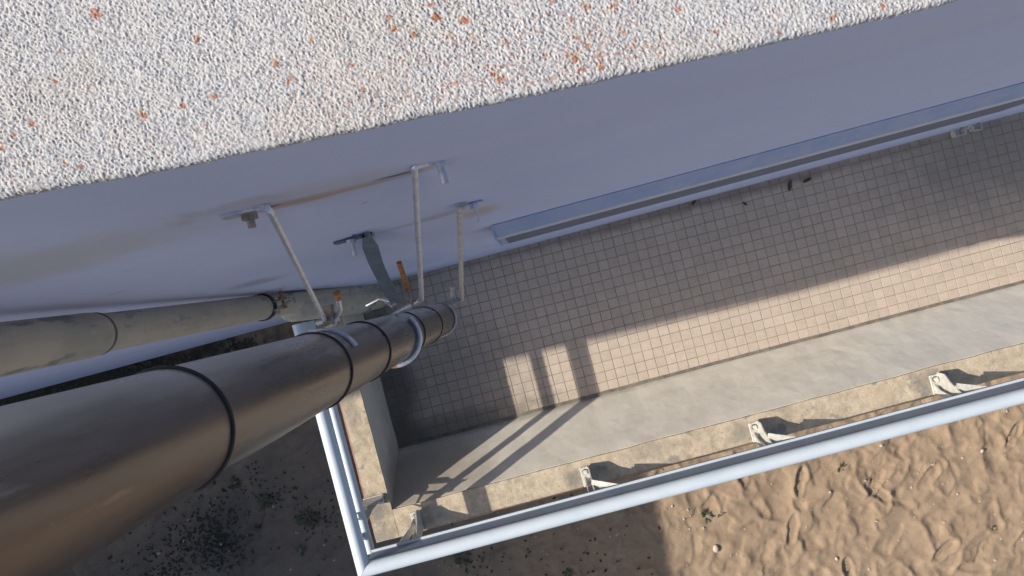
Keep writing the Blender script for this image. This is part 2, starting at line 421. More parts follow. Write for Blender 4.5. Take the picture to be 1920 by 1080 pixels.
ground = grid_mesh('sand_ground', GX, GY, SZ+hz, M['sand'])
tag(ground, kind='structure')

# ------------------------------------------------------------------ building: wall and roof ledge
LED = 0.45                                   # ledge top lies this far below the camera
LZT = H - LED
building = thing('building', (0, .5, SZ), 'building with smooth lavender grey wall under a white spatter rendered ledge', 'building')
b = MB()
x0, x1 = -14, 14
zt = LZT - .40
for (xa, xb) in ((x0, x1),):
    ya, yb = wall_y(xa), wall_y(xb)
    b.add([(xa,ya,SZ-.3),(xb,yb,SZ-.3),(xb,yb+.3,SZ-.3),(xa,ya+.3,SZ-.3),(xa,ya,zt),(xb,yb,zt),(xb,yb+.3,zt),(xa,ya+.3,zt)],
          [(0,3,2,1),(4,5,6,7),(0,1,5,4),(1,2,6,5),(2,3,7,6),(3,0,4,7)])
WALL_BOX = b
# front edge of the ledge (x, y)
E = [PT(px, py, LED) for px, py in ((-60, 381.5), (0, 370), (320, 313), (640, 247), (960, 183), (1280, 115), (1530, 60), (1780, 1), (1900, -30))]
ex = [p.x for p in E]; ey = [p.y for p in E]
ex = [-14, -4.8, -3.3, -2.2, -.8] + ex + [2.0, 14]
ey = [.09, .124, .082, .085, .125] + ey + [.105, .11]  # unseen left run bent to fit its shadow edge on the floor
def edge_y(x): return np.interp(x, ex, ey)
FX0, FX1, FD = -.44, .50, .27
zs = np.concatenate([np.linspace(LZT-.0050, LZT-.40, 22), [SZ-.3]])
xs_ = np.unique(np.concatenate([np.linspace(-14, -1, 60), np.linspace(-1, 1.2, 60), np.linspace(1.2, 14, 50)]))
WX, WZ = np.meshgrid(xs_, zs)
kk = sstep(0, 1, (LZT-.0050-WZ)/.395)
WYg = (edge_y(WX)+.0006)*(1-kk) + (WY0+WYS*WX)*kk
grid_mesh('wall', WX, WYg, WZ, M['wall'], building, flip=True)
WALL_BOX.v = [(x, y+.004, z) for x, y, z in WALL_BOX.v]
WALL_BOX.build('wall_core', M['wall'], building)
TZ = LZT - .010
# fine spatter coat where it is seen close
us = np.arange(FX0, FX1+1e-6, 0.0006)
arcn = 7; RR = .004
vs_flat = np.arange(FD, RR, -0.0006)
prof = [(v, 0.0, 0.0, 1.0) for v in vs_flat]          # (distance behind edge, z, ny, nz)
for k in range(arcn+1):
    a = math.pi/2*k/arcn
    prof.append((RR-RR*math.sin(a), -(RR-RR*math.cos(a)), -math.sin(a), math.cos(a)))
for k in range(1, 4): prof.append((0.0, -RR-.0007*k, -1.0, 0.0))
P = np.array(prof)
U, V = np.meshgrid(us, P[:,0]); PZ = np.repeat(P[:,1][:,None], len(us), 1); NYn = np.repeat(P[:,2][:,None], len(us), 1); NZn = np.repeat(P[:,3][:,None], len(us), 1)
S = np.concatenate([[0], np.cumsum(np.hypot(np.diff(P[:,0]), np.diff(P[:,1])))]); SS = np.repeat(S[:,None], len(us), 1)
ew = .0010*(fbm(U, U*0, 60, 3, 2)-.5)*2
g1 = fbm(U, SS, 860, 2, 3); g2 = fbm(U + .001*vnoise(U, SS, 300, 8), SS, 1000, 1, 12); g3 = fbm(U, SS, 45, 3, 6)
disp = (.00052+.0004*fbm(U, SS, 12, 2, 90))*(sstep(.28, .72, g1)) + .0005*(g2-.5) + .0012*(g3-.5)
Xf = U; Yf = edge_y(U) + V + NYn*disp + ew; Zf = LZT + PZ + NZn*disp
pit = (1-sstep(.27, .44, g1))*.9 + .35*(1-sstep(.3, .5, g2))
# lichen: named colonies plus drifts of specks
lich = np.zeros_like(U); och = np.zeros_like(U)
rs = random.Random(11)
col = [(178,24,11),(370,77,6),(520,120,7),(402,182,7),(270,216,8),(62,232,5),(26,254,5),(113,98,4),(104,154,4),(5,282,6),(122,308,4),(152,313,4),(345,198,6),(585,74,5),(540,152,5),
       (817,31,8),(873,39,7),(776,66,6),(808,9,5),(660,122,5),(938,150,7),(925,140,5),(888,70,4),(952,82,5),(730,32,6),(740,55,5),(840,70,4),(680,168,4),
       (1080,70,6),(1072,36,6),(1102,12,6),(1270,18,6),(1078,108,7),(1065,104,5),(1100,85,5),(1120,106,4),(1170,64,6),(1022,104,5),(1036,2,6),(1150,14,5),(1091,130,4),(1128,128,5),(1220,86,4),(1560,35,5),(1655,12,4),(1340,60,4),(1460,60,4)]
def spot(cx, cy, r, A, k=1.0):
    i0, i1 = np.searchsorted(us, [cx-2.2*r, cx+2.2*r])
    if i1 <= i0: return
    sl = (slice(None), slice(i0, i1))
    Yb = edge_y(U[sl]) + V[sl]
    rr = np.hypot(U[sl]-cx, Yb-cy)/r + .9*(fbm(U[sl], Yb, 520, 2, 60)-.5)*2
    A[sl] = np.maximum(A[sl], k*(1-sstep(.55, 1.0, rr)))
for (px, py, r) in col:
    q = PT(px, py, LED); spot(q.x, q.y, r*LED/FPX*1.15, lich, rs.uniform(.75, 1))
    if rs.random() < .5: spot(q.x+rs.uniform(-.002,.002), q.y+.002, r*LED/FPX*1.9, och, .8)
for i in range(1700):
    px = rs.choice([rs.gauss(1040, 120), rs.gauss(880, 90), rs.gauss(1150, 60), rs.gauss(650, 120), rs.uniform(0, 1500)])
    edge = 370-.2*px
    py = edge - abs(rs.gauss(0, 80)) - 8
    if py < -15 or px < 0: continue
    q = PT(px, py, LED); spot(q.x, q.y, rs.choice([1.3,1.5,1.8,2.2,3.0])*LED/FPX, lich, rs.uniform(.3, .8))
och = np.maximum(och, .22*sstep(.54, .70, fbm(U, SS, 16, 3, 77)))
ledge_fine = grid_mesh('ledge_coat', Xf, Yf, Zf, M['rough'], building, {'pit': pit, 'lichen': lich, 'ochre': och})
# the rest of the ledge
b = MB()
def slab_run(xa, xb, back0, top):
    xsn = [xa] + [x for x in ex if xa < x < xb] + [xb]
    for i in range(len(xsn)-1):
        a, c = xsn[i], xsn[i+1]; ya, yc = float(edge_y(a))+back0, float(edge_y(c))+back0
        b.add([(a,ya,TZ),(c,yc,TZ),(c,6,TZ),(a,6,TZ),(a,ya,top),(c,yc,top),(c,6,top),(a,6,top)],
              [(0,3,2,1),(4,5,6,7),(0,1,5,4),(1,2,6,5),(2,3,7,6),(3,0,4,7)])
slab_run(-14, FX0, 0, LZT+.001); slab_run(FX1, 14, 0, LZT+.001)
slab_run(FX0, FX1, .012, LZT-.004)
b.box(-14, 14, .20, .5, zt-.01, TZ-.0005)
b.build('ledge', M['rough_plain'], building)
bb = MB(); yb0 = float(edge_y(0))+FD-.004
bb.box(FX0, FX1, yb0, 6, LZT-.0038, LZT+.0008); bb.build('roof_surface', M['rough_plain'], building)

# tall unseen wall added at the left, sized to shade the sand
bw = MB(); bw.box(-6.25, -6.0, -9.0, -.25, SZ-.3, 1.62); bw_o = bw.build('shade_wall', M['shade_wall_mat'])
tag(bw_o, 'tall unseen rendered wall added left of the balcony to shade the sand', 'wall')

# ------------------------------------------------------------------ balcony floor and tiles
XE = 5.0
fl = MB(); fl.box(-.963, XE, -.998, wall_y(-.9)-.01, SZ-.3, -.0028)
floor = fl.build('floor', M['grout']); tag(floor, kind='structure')
random.seed(3)
tiles = []
ny = 18; nx = int((XE-.02-TX0)/PITCH)
half = PITCH/2 - .0012; hy = PITY/2 - .0012
tv = [(-half,-hy,-.005),(half,-hy,-.005),(half,hy,-.005),(-half,hy,-.005)]
hb = half-.0008; hc = hy-.0008
tv2 = [(-half,-hy,-.0007),(half,-hy,-.0007),(half,hy,-.0007),(-half,hy,-.0007)]
tv3 = [(-hb,-hc,0),(hb,-hc,0),(hb,hc,0),(-hb,hc,0)]
TV = tv + tv2 + tv3
TF = [(0,1,5,4),(1,2,6,5),(2,3,7,6),(3,0,4,7),(4,5,9,8),(5,6,10,9),(6,7,11,10),(7,4,8,11),(8,9,10,11)]
for i in range(nx):
    for j in range(ny):
        cx = TX0 + (i+.5)*PITCH; cy = TY0 + (j+.5)*PITY
        if cy - hy > wall_y(cx) - .001: continue
        d = math.hypot((cx-.95)/1.25, (cy+.35)/.5)
        tiles.append((d, cx, cy))
tiles.sort()
tme = bpy.data.meshes.new('tile'); tme.from_pydata(TV, [], TF); tme.update(); tme.materials.append(M['tile'])
for k, (d, cx, cy) in enumerate(tiles[:300]):
    o = bpy.data.objects.new('tile', tme); o.location = (cx + random.gauss(0,.0002), cy + random.gauss(0,.0002), random.uniform(-.0007,.0003))
    o.rotation_euler = (random.gauss(0,.006), random.gauss(0,.006), random.gauss(0,.004)); COL.objects.link(o); o.parent = floor
rest = MB()
for (d, cx, cy) in tiles[300:]:
    R = Matrix.Translation((cx + random.gauss(0,.0002), cy + random.gauss(0,.0002), random.uniform(-.0007,.0003))) @ Matrix.Rotation(random.gauss(0,.004), 4, 'Z') @ Matrix.Rotation(random.gauss(0,.006), 4, 'X') @ Matrix.Rotation(random.gauss(0,.006), 4, 'Y')
    rest.add([R @ Vector(v) for v in TV], TF)
rt = rest.build('tile_field', M['tile'], floor, kind='stuff')

# ------------------------------------------------------------------ parapet
ZP = .39
YI, YO = -.863, -.988
XO = -.963
par = thing('parapet', (0, -.9, 0), 'low concrete parapet with sloping inner face around the tiled balcony', 'parapet')
def wobble(o, seg=.06, amp=.0018):
    bm = bmesh.new(); bm.from_mesh(o.data)
    for it in range(7):
        es = [e for e in bm.edges if e.calc_length() > seg*1.6]
        if not es: break
        bmesh.ops.subdivide_edges(bm, edges=es, cuts=1, use_grid_fill=True)
    from mathutils import noise as mn
    for v in bm.verts:
        nn = Vector((mn.noise(v.co*7), mn.noise(v.co*7+Vector((9,2,4))), mn.noise(v.co*7+Vector((1,8,3)))))
        n2 = Vector((mn.noise(v.co*31), mn.noise(v.co*31+Vector((9,2,4))), mn.noise(v.co*31+Vector((1,8,3)))))
        v.co += nn*amp + n2*amp*.5
    bmesh.ops.triangulate(bm, faces=bm.faces[:])
    bm.to_mesh(o.data); bm.free()
f = MB()
TC = .012     # thin coping skim
f.add([(XS,FY1,-.004),(XE,FY1,-.004),(XE,YI+.002,ZP-TC),(XS,YI+.002,ZP-TC),(XS,YO+.004,-.004),(XE,YO+.004,-.004),(XE,YO+.004,ZP-TC),(XS,YO+.004,ZP-TC)],
      [(0,1,2,3),(4,7,6,5),(3,2,6,7),(0,4,5,1),(1,5,6,2),(0,3,7,4)])
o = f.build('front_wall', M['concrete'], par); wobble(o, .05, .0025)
s = MB(); s.box(XO+.004, XS-.0005, YO+.004, wall_y(-.9)-.002, -.004, ZP-TC)
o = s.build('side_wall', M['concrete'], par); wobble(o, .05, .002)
c = MB()
c.add([(XO,YO,ZP-TC),(XS,YO,ZP-TC),(XS,wall_y(-.9)-.004,ZP-TC),(XO,wall_y(-.9)-.004,ZP-TC),(XO,YO,ZP),(XS,YO,ZP),(XS,wall_y(-.9)-.004,ZP),(XO,wall_y(-.9)-.004,ZP)],
      [(0,3,2,1),(4,5,6,7),(0,1,5,4),(1,2,6,5),(2,3,7,6),(3,0,4,7)])
o = c.build('coping', M['coping'], par); wobble(o, .03, .003)
c = MB(); c.box(XS+.0015, XE, YO, YI, ZP-TC, ZP)
o = c.build('coping', M['coping'], par); wobble(o, .03, .003)
g = MB(); g.box(XS+.002, XE, FY1+.0005, FY1+.0165, -.0035, .0025); o = g.build('gutter', M['gutter'], par); wobble(o, .03, .0015)  # gutter line, its gap shadow given as dark colour

# ------------------------------------------------------------------ handrail
ZR, ZL, RT = .68, .548, .028
XR, YR = -.943, -.982
rail = thing('handrail', (XR, YR, ZP), 'pale blue white double tube handrail carried on brackets along the parapet', 'handrail')
r = MB(); r.tube([(XR,.03,ZR),(XR,YR,ZR)], RT, 28); 
def mitre_tube(pts, rad): 
    m = MB(); m.tube(pts, rad, 28); return m
# split at the mitred corner into two parts that meet on the diagonal
def mitred(p0, corner, p1, rad, names):
    for (a, bq, other) in ((p0, corner, p1), (p1, corner, p0)):
        m = MB(); a_ = Vector(a); c_ = Vector(bq); o_ = Vector(other)
        d = (c_-a_).normalized(); e = (o_-c_).normalized()
        u = Vector((0,0,1)); w = d.cross(u)
        vs = []
        for j in range(28):
            an = 2*math.pi*j/28; off = (u*math.cos(an)+w*math.sin(an))*rad
            vs.append(a_+off)
        for j in range(28):
            an = 2*math.pi*j/28; off = (u*math.cos(an)+w*math.sin(an))*rad
            # intersect with the mitre plane
            k = -off.dot(e)          # move along d
            vs.append(c_ + off + d*(-off.dot(e)) - d*.0006)
        fs = [(j, (j+1)%28, 28+(j+1)%28, 28+j) for j in range(28)] + [tuple(range(27,-1,-1)), tuple(range(28,56))]
        m.add(vs, fs); m.build(names, M['rail'], rail, smooth=True)
mitred((XR, .045, ZR), (XR, YR, ZR), (XE, YR, ZR), RT, 'upper_tube')
mitred((XR, .045, ZL), (XR, YR+.030, ZL), (XR, YR+.029, ZL), .018, 'lower_tube') if False else None
m = MB(); m.tube([(XR,.045,ZL),(XR,YR+.016,ZL)], .0185, 24); m.build('lower_tube', M['rail'], rail, smooth=True)
m = MB()
pf = [(.9600,.562),(.9500,.562),(.9500,.568),(.9600,.568),(.9600,.668),(.9660,.668),(.9660,.562)]
n_ = len(pf)
m.add([(XR+.010,-p,z) for p, z in pf] + [(XE,-p,z) for p, z in pf], [tuple(range(n_)), tuple(range(2*n_-1,n_-1,-1))] + [(i,(i+1)%n_,n_+(i+1)%n_,n_+i) for i in range(n_)])
m.build('lower_flange', M['flange'], rail)
m = MB(); m.box(XR+.012, XE, -.9600, -.9500, .5682, .5715); m.build('flange_lip', M['rail'], rail)

def bracket(origin, out, along, gus, diag=False):
    """rail bracket: origin on the coping centre line, out = outwards, along = along the rail"""
    O = Vector(origin); o_ = Vector(out).normalized(); a_ = Vector(along).normalized(); z = Vector((0,0,1))
    pc = O + z*(ZP)
    m = MB()
    m.obox(pc + o_*.012 + z*.006, a_, o_, z, .022, .045, .004, .0015)
    base = m.build('bracket', M['bracket'], rail)
    m = MB()
    # upright plate, thin along the rail, standing across the coping
    def plate(poly, t, off):
        n = len(poly)
        vs = [pc + o_*p + z*q + a_*(off-t/2) for p, q in poly] + [pc + o_*p + z*q + a_*(off+t/2) for p, q in poly]
        m.add(vs, [tuple(range(n-1,-1,-1)), tuple(range(n,2*n))] + [(i,(i+1)%n,n+(i+1)%n,n+i) for i in range(n)])
    plate([(-.040,.010),(.050,.010),(.072,.10),(.072,.215),(.046,.215),(.030,.15),(-.010,.085),(-.040,.060)], .005, .016)
    plate([(.010,.010),(.050,.010),(.072,.10),(.072,.215),(.050,.215),(.044,.12),(.030,.045)], .005, -.010)
    m.obox(pc + o_*.058 + z*.20 + a_*.003, a_, o_, z, .015, .016, .004, .001)
    m.build('upright_plate', M['bracket'], base)
    if gus:
        m = MB()
        p = [pc + o_*.002 + z*.125 + a_*.014, pc + o_*.046 + z*.17 + a_*.150, pc + o_*.066 + z*.16 + a_*.120, pc + o_*.054 + z*.12 + a_*.012]
        m.add(p + [q - z*.005 for q in p], [(0,1,2,3),(7,6,5,4)] + [(i,(i+1)%4,4+(i+1)%4,4+i) for i in range(4)])
        q0, q1 = pc + o_*.000 + z*.13 + a_*.014, pc + o_*.048 + z*.178 + a_*.155
        m.tube([q0, q1], .005, 6, flat=(.005, .020, (0,0,1)))
        m.build('gusset', M['bracket'], base)
    if diag:
        m = MB(); m.tube([pc + o_*.0 + z*.02, pc + o_*.018 + z*.07 + a_*(-.01), pc + o_*.042 + z*.14 + a_*(-.05), pc + o_*.052 + z*.19 + a_*(-.085)], .012, 8, flat=(.006,.026,(0,0,1)))
        m.tube([pc + o_*.052 + z*.186 + a_*(-.085), pc + o_*.052 + z*.196 + a_*(-.085)], .017, 14); m.build('brace', M['bracket'], base)
    m = MB(); m.tube([pc + o_*(-.012) + z*.010, pc + o_*(-.012) + z*.012], .0125, 18); m.build('washer', M['dark'], base)
    m = MB(); m.hexhead(pc + o_*(-.012) + z*.012, z, .0105, .010); m.hexhead(pc + o_*(-.012) + z*.021, z, .005, .004, 10)
    m.build('bolt', M['bolt'], base)
for i, (px, py) in enumerate(((781,975),(1099,890),(1415,803),(1755,717),(2110,625),(2450,535))):
    q = PT(px, py, H-ZP-.01)
    bracket((q.x, (YI+YO)/2, 0), (0,-1,0), (1,0,0), i > 0, i == 0)
for (px, py) in ((712,937),(586,612)):
    q = PT(px, py, H-ZP-.01)
    bracket(((XS+XO)/2, q.y, 0), (-1,0,0), (0,1,0), False, True)

# ------------------------------------------------------------------ big brown duct
CV = (992.0, 529.0); UD = (-.923, .384); SOFF = .0625/.163
def duct_axis(d):
    D = SOFF*FPX/d
    return PT(CV[0]+UD[0]*D, CV[1]+UD[1]*D, d)
DR = .0625
duct = thing('duct', duct_axis(2.62), 'thick brown vertical pipe with black ring bands running up past the camera', 'pipe')
m = MB()
dl = [-.35, .1, .3, .5, .646, .9, 1.08, 1.38, 1.84, 2.21, 2.62]
m.tube([duct_axis(2.62), duct_axis(-.001+.0011)] if False else [duct_axis(2.62)+ (duct_axis(1.0)-duct_axis(2.0))*t for t in (0, .5, 1, 1.5, 2, 2.5, 2.9)], DR, 64)
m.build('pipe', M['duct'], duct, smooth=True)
for d in (.646, 1.08, 1.38, 1.84, 2.21):
    m = MB(); m.ring(duct_axis(d), DR+.0008, .0024, n=64, seg=8); m.build('ring', M['ring'], duct, smooth=True)
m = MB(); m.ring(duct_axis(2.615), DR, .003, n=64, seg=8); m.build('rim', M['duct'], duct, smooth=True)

# ------------------------------------------------------------------ thin weathered pipe
C2 = (985.0, 497.0); TR = .035; S2 = TR/.0459; U2 = (-.987, .1587)
def thin_axis(d):
    D = S2*FPX/d
    return PT(C2[0]+U2[0]*D, C2[1]+U2[1]*D, d)
tp = thing('drainpipe', thin_axis(3.33), 'thin weathered grey beige pipe close to the lavender wall', 'pipe')
dj = S2*FPX/((985-172)/.987)          # socket joint
m = MB(); m.tube([thin_axis(3.325), thin_axis(2.4), thin_axis(dj)], TR, 40); m.build('pipe', M['old_pipe'], tp, smooth=True)
top = thin_axis(dj) + (thin_axis(1.0)-thin_axis(2.0))*1.6
m = MB(); m.tube([thin_axis(dj+.012), thin_axis(dj+.002), thin_axis(dj-.01), top], [TR*1.0, TR*1.09, TR*1.12, TR*1.12], 40); m.build('socket', M['old_pipe'], tp, smooth=True)
m = MB(); m.ring(thin_axis(dj+.010), TR*1.02, .0030, n=40, seg=6); m.build('joint_ring', M['gutter'], tp, smooth=True)
q = PT(167, 661, dj+.005); bm = MB()
for k in range(9):
    a = k*.7; bm.obox(q+Vector((math.cos(a)*.008, math.sin(a)*.002, -.006*(k%3))), Vector((1,0,0)), Vector((0,1,0)), Vector((0,0,1)), .006, .0022, .005, .0015)
bm.build('lime_crust', M['lime'], tp, smooth=True)
q0, q1 = PT(545, 578, 2.12), PT(664, 565, 2.88)
m = MB(); m.tube([q0, q0+Vector((0,0,-.012)), q1, Vector((q1.x, q1.y, .002))], [.036, .045, .056, .058], 40); m.build('lower_sleeve', M['old_pipe'], tp, smooth=True)
# collar near the floor
m = MB(); m.ring((q1.x, q1.y, .30), .058, .005, n=40, seg=8); m.build('collar', M['old_pipe'], tp, smooth=True)

# pipe clamps on the thin pipe
def thin_clamp(d, label, rusty):
    c = thin_axis(d)
    t = thing('pipe_clamp', c, label, 'clamp', 'clamps round the thin pipe')
    mt = M['rust_clamp'] if rusty else M['galv']
    m = MB(); m.ring(c, TR+.0025, .0022, n=40, flat=(.018, .0035, (0,0,1))); m.build('band', M['ring'] if rusty else mt, t, smooth=False)
    ax = Vector((1,0,0))
    # fixing ear to the wall and the closing ear on the camera side
    m = MB(); m.obox(c+Vector((-.004, TR+.020, 0)), Vector((1,0,0)), Vector((0,1,0)), Vector((0,0,1)), .004, .020, .010, .001)
    m.tube([c+Vector((-.004,TR+.0,0)), (c.x-.004, wall_y(c.x), c.z)], .0045, 8)
    m.build('wall_stud', M['rust'] if rusty else mt, t)
    e = c+Vector((TR+.016, 0, 0))
    m = MB(); m.obox(e+Vector((.004,.008,0)), ax, Vector((0,1,0)), Vector((0,0,1)), .024, .0022, .011, .0005)
    m.obox(e+Vector((.006,-.010,0)), (ax+Vector((0,.35,0))).normalized(), Vector((-.35,1,0)).normalized(), Vector((0,0,1)), .026, .0022, .010, .0005); m.build('ear', mt, t)
    m = MB(); m.tube([e+Vector((.010,-.020,0)), e+Vector((.010,.034,0))], .0042, 10); m.hexhead(e+Vector((.010,.0105,0)), (0,1,0), .0105, .007)
    m.hexhead(e+Vector((.010,-.0125,0)), (0,-1,0), .0095, .006); m.build('bolt', M['rust'] if rusty else M['bolt'], t)
thin_clamp(S2*FPX/((985-492)/.987), 'rusty clamp round the thin pipe left of the white strap', True)


# ------------------------------------------------------------------ straps holding the duct to the wall
def wall_plate(t, pa, pb, bolt_px, mt, bm_=None, rod=.03, wide=.022):
    """flat foot lying on the wall between two pixels, with a bolt"""
    A = WP(*pa, off=.003); B = WP(*pb, off=.003)
    dx = (B-A); L = math.hypot(dx.x, dx.y); c = (A+B)/2
    ax = dx.normalized(); nrm = Vector((WYS, -1, 0)).normalized()
    up = nrm.cross(ax).normalized()
    m = MB(); m.obox(c, ax, nrm, up, dx.length/2, .0022, wide/2, .0006); m.build('foot_plate', mt, t)
    q = WP(*bolt_px, off=.005)
    m = MB(); m.hexhead(q, nrm, .0085, .007); m.tube([q, q+nrm*rod], .0042, 10); m.build('bolt', bm_ or mt, t, smooth=False)
    return A, B

def bend(p0, p1, p2, r=.012, n=5):
    """rounded corner points at p1"""
    a = (p0-p1).normalized(); b_ = (p2-p1).normalized()
    A = p1+a*r; B = p1+b_*r
    return [A*(1-t)**2 + p1*2*t*(1-t) + B*t*t for t in [i/n for i in range(n+1)]]

# strap 1
t = thing('strap', WP(500,388), 'steel strap from the leftmost wall foot down to the brown pipe', 'strap')
A, B = wall_plate(t, (415,408), (500,388), (466,400), M['stay'], M['rust_clamp'], .016)
a0 = WP(486,391,off=.006); a1 = WP(502,388,off=.008); a2 = PT(612, 606, 1.13)
pts = [a0] + bend(a0, a1, a2, .010) + [a2]
m = MB(); m.tube(pts, .0045, 8, flat=(.0045, .0062, (.1,.15,1))); m.build('arm', M['stay'], t)
cc = duct_axis(1.14)
m = MB(); m.ring(cc, DR+.003, .002, a0=math.radians(20), a1=math.radians(200), n=30, flat=(.02,.0035,(0,0,1)))
e = PT(615,603,1.13); m.obox(e, Vector((1,-.1,0)).normalized(), Vector((.1,1,0)).normalized(), Vector((0,0,1)), .018, .003, .012, .0006)
m.build('clamp_band', M['stay'], t)
m = MB(); s0 = PT(624,606,1.13); m.tube([s0, PT(638,580,1.11), PT(632,551,1.08)], .0042, 10); m.build('stud', M['stay'], t, smooth=True)
m = MB(); m.tube([PT(634.5,560,1.09), PT(631.5,549,1.078)], .0058, 10); m.build('rusty_tip', M['rust'], t)
m = MB(); q = PT(616,590,1.12); m.obox(q, Vector((1,0,0)), Vector((.2,1,0)).normalized(), Vector((0,0,1)), .010, .016, .008, .003); m.build('rust_crust', M['rust_clamp'], t)

# strap 2 - tall round stay with clamp loop round the duct
t = thing('strap', WP(775,312), 'long steel stay from the topmost wall foot that loops round the brown pipe', 'strap')
wall_plate(t, (768,314), (868,288), (823,300), M['stay'], M['stay'], .026)
cd = 1.71; cc = duct_axis(cd)
a1 = WP(777,312,off=.010); a0 = WP(800,305,off=.006); a2 = PT(791,562,cd-.02); a3 = PT(735,592,cd)
pts = [a0] + bend(a0, a1, a2, .008) + bend(a1, a2, a3, .022) + [a3]
m = MB(); m.tube(pts, [.0037]*7 + [.0062]*(len(pts)-7), 12); m.build('arm', M['stay'], t, smooth=True)
RL = DR+.0075
m = MB(); m.ring(cc, RL, .0068, a0=math.radians(38), a1=math.radians(-100), n=36, seg=12); m.build('loop', M['stay'], t, smooth=True)
m = MB(); m.ring(cc, RL, .0072, a0=math.radians(-96), a1=math.radians(-132), n=12, seg=12); m.build('loop_end', M['rust'], t, smooth=True)
m = MB(); m.tube([PT(775,578,cd-.01), PT(766,545,1.66), PT(749,493,1.6)], .0030, 8); m.build('stud', M['rust_clamp'], t)
m = MB(); m.tube([PT(765,543,1.655), PT(748,492,1.6)], .0070, 12); m.build('rusty_sleeve', M['rust'], t, smooth=True)
m = MB(); m.hexhead(PT(777,568,cd-.01), (0,0,1), .011, .008); m.build('nut', M['rust_clamp'], t)

# strap 3 - by the duct mouth
t = thing('strap', WP(862,391), 'thin grey stay from the rightmost wall foot to the lower end of the brown pipe', 'strap')
wall_plate(t, (858,391), (906,378), (888,384), M['stay'], M['stay'], .03)
cd = 2.58; cc = duct_axis(cd)
a0 = WP(876,386,off=.006); a1 = WP(861,391,off=.010); a2 = PT(866,562,cd-.02); a3 = PT(825,574,cd)
pts = [a0] + bend(a0, a1, a2, .008) + bend(a1, a2, a3, .016) + [a3]
m = MB(); m.tube(pts, [.0050]*7 + [.0085]*(len(pts)-7), 12); m.build('arm', M['bracket'], t, smooth=True)
m = MB(); m.ring(cc, DR+.005, .0035, n=48, a0=math.radians(60), a1=math.radians(-110), flat=(.03,.005,(0,0,1))); m.build('loop', M['bracket'], t)
m = MB(); m.ring(cc, DR+.0065, .006, a0=math.radians(-100), a1=math.radians(-140), n=12, seg=8); m.build('loop_end', M['rust'], t, smooth=True)
m = MB(); m.tube([PT(850,572,cd), PT(848,538,cd-.03)], .0085, 10); m.build('stud', M['bracket'], t, smooth=True)

# strap 4 - broad curved strip
t = thing('strap', WP(685,440), 'broad blue grey curved strip from the wall down behind the brown pipe', 'strap')
wall_plate(t, (628,457), (700,438), (658,449), M['grey_strip'], M['galv'], .03)
pp = [WP(672,443,off=.004), WP(686,440,off=.006)]
for (px, py, d) in ((694,462,1.26), (704,492,1.38), (718,522,1.50), (733,550,1.6), (744,568,1.67)): pp.append(PT(px, py, d))
m = MB(); m.tube(pp, .005, 8, flat=(.030, .004, (1,-.25,.0))); m.build('arm', M['grey_strip'], t)
m = MB(); m.tube([pp[-1], PT(715,560,1.70), PT(690,572,1.72)], .004, 8, flat=(.02,.004,(0,0,1)))
m.tube([pp[-1], PT(735,575,1.70), PT(722,566,1.72)], .003, 8); m.build('foot', M['galv'], t)

# ------------------------------------------------------------------ long shutter box on the wall at the right
xa = WP(932, 426).x; yb_ = None
dtop = 1.68
def yw(x): return wall_y(x)
sb = thing('shutter_box', (xa, yw(xa), H-dtop), 'long blue grey metal box fixed along the wall above the tiled balcony', 'box')
x_l = -.055; x_r = 3.6; x_df = PT(1868,185,2.15).x
prof = [(0.0, 1.655), (.030, 1.615)]
m = MB()
def run(x0_, x1_, prof_, m):
    n = len(prof_)
    vs = [(x0_, yw(x0_)-p, z) for p, z in prof_] + [(x1_, yw(x1_)-p, z) for p, z in prof_]
    m.add(vs, [tuple(range(n)), tuple(range(2*n-1, n-1, -1))] + [(i,(i+1)%n,n+(i+1)%n,n+i) for i in range(n)])
run(x_l, x_r, [(-.003,1.655),(.002,1.66),(.030,1.60),(.030,1.19),(-.003,1.19)], m); m.build('cover', M['box_top'], sb)
m = MB(); run(x_l-.002, x_r, [(.0302,1.600),(.0325,1.597),(.0325,1.52),(.0302,1.52)], m); m.build('lip', M['box_edge'], sb)
m = MB(); run(x_l+.02, x_df, [(.0302,1.515),(.0318,1.515),(.0318,1.19),(.0302,1.19)], m); m.build('front_panel', M['box_front'], sb)
m = MB(); run(x_l-.006, x_l-.0005, [(-.003,1.665),(.034,1.606),(.034,1.18),(-.003,1.18)], m); m.build('end_cap', M['box_top'], sb)

# small clip bracket standing at the foot of the wall, right
q = PT(1808, 244, 3.2)
t = thing('clip_bracket', q, 'small pale bent metal bracket at the foot of the wall far right', 'bracket')
m = MB(); zc = q.z
for (pa) in ([(1783,240),(1789,257),(1808,252),(1804,236)], [(1806,236),(1820,232),(1822,246),(1838,243),(1836,224)]):
    m.tube([PT(x, y, 3.2) for x, y in pa], .004, 6, flat=(.03,.005,(0,0,1)))
m.build('clip', M['bracket'], t)
m = MB(); m.tube([PT(1812,243,3.2), PT(1830,222,3.2)], .007, 8); m.build('pin', M['bolt'], t)

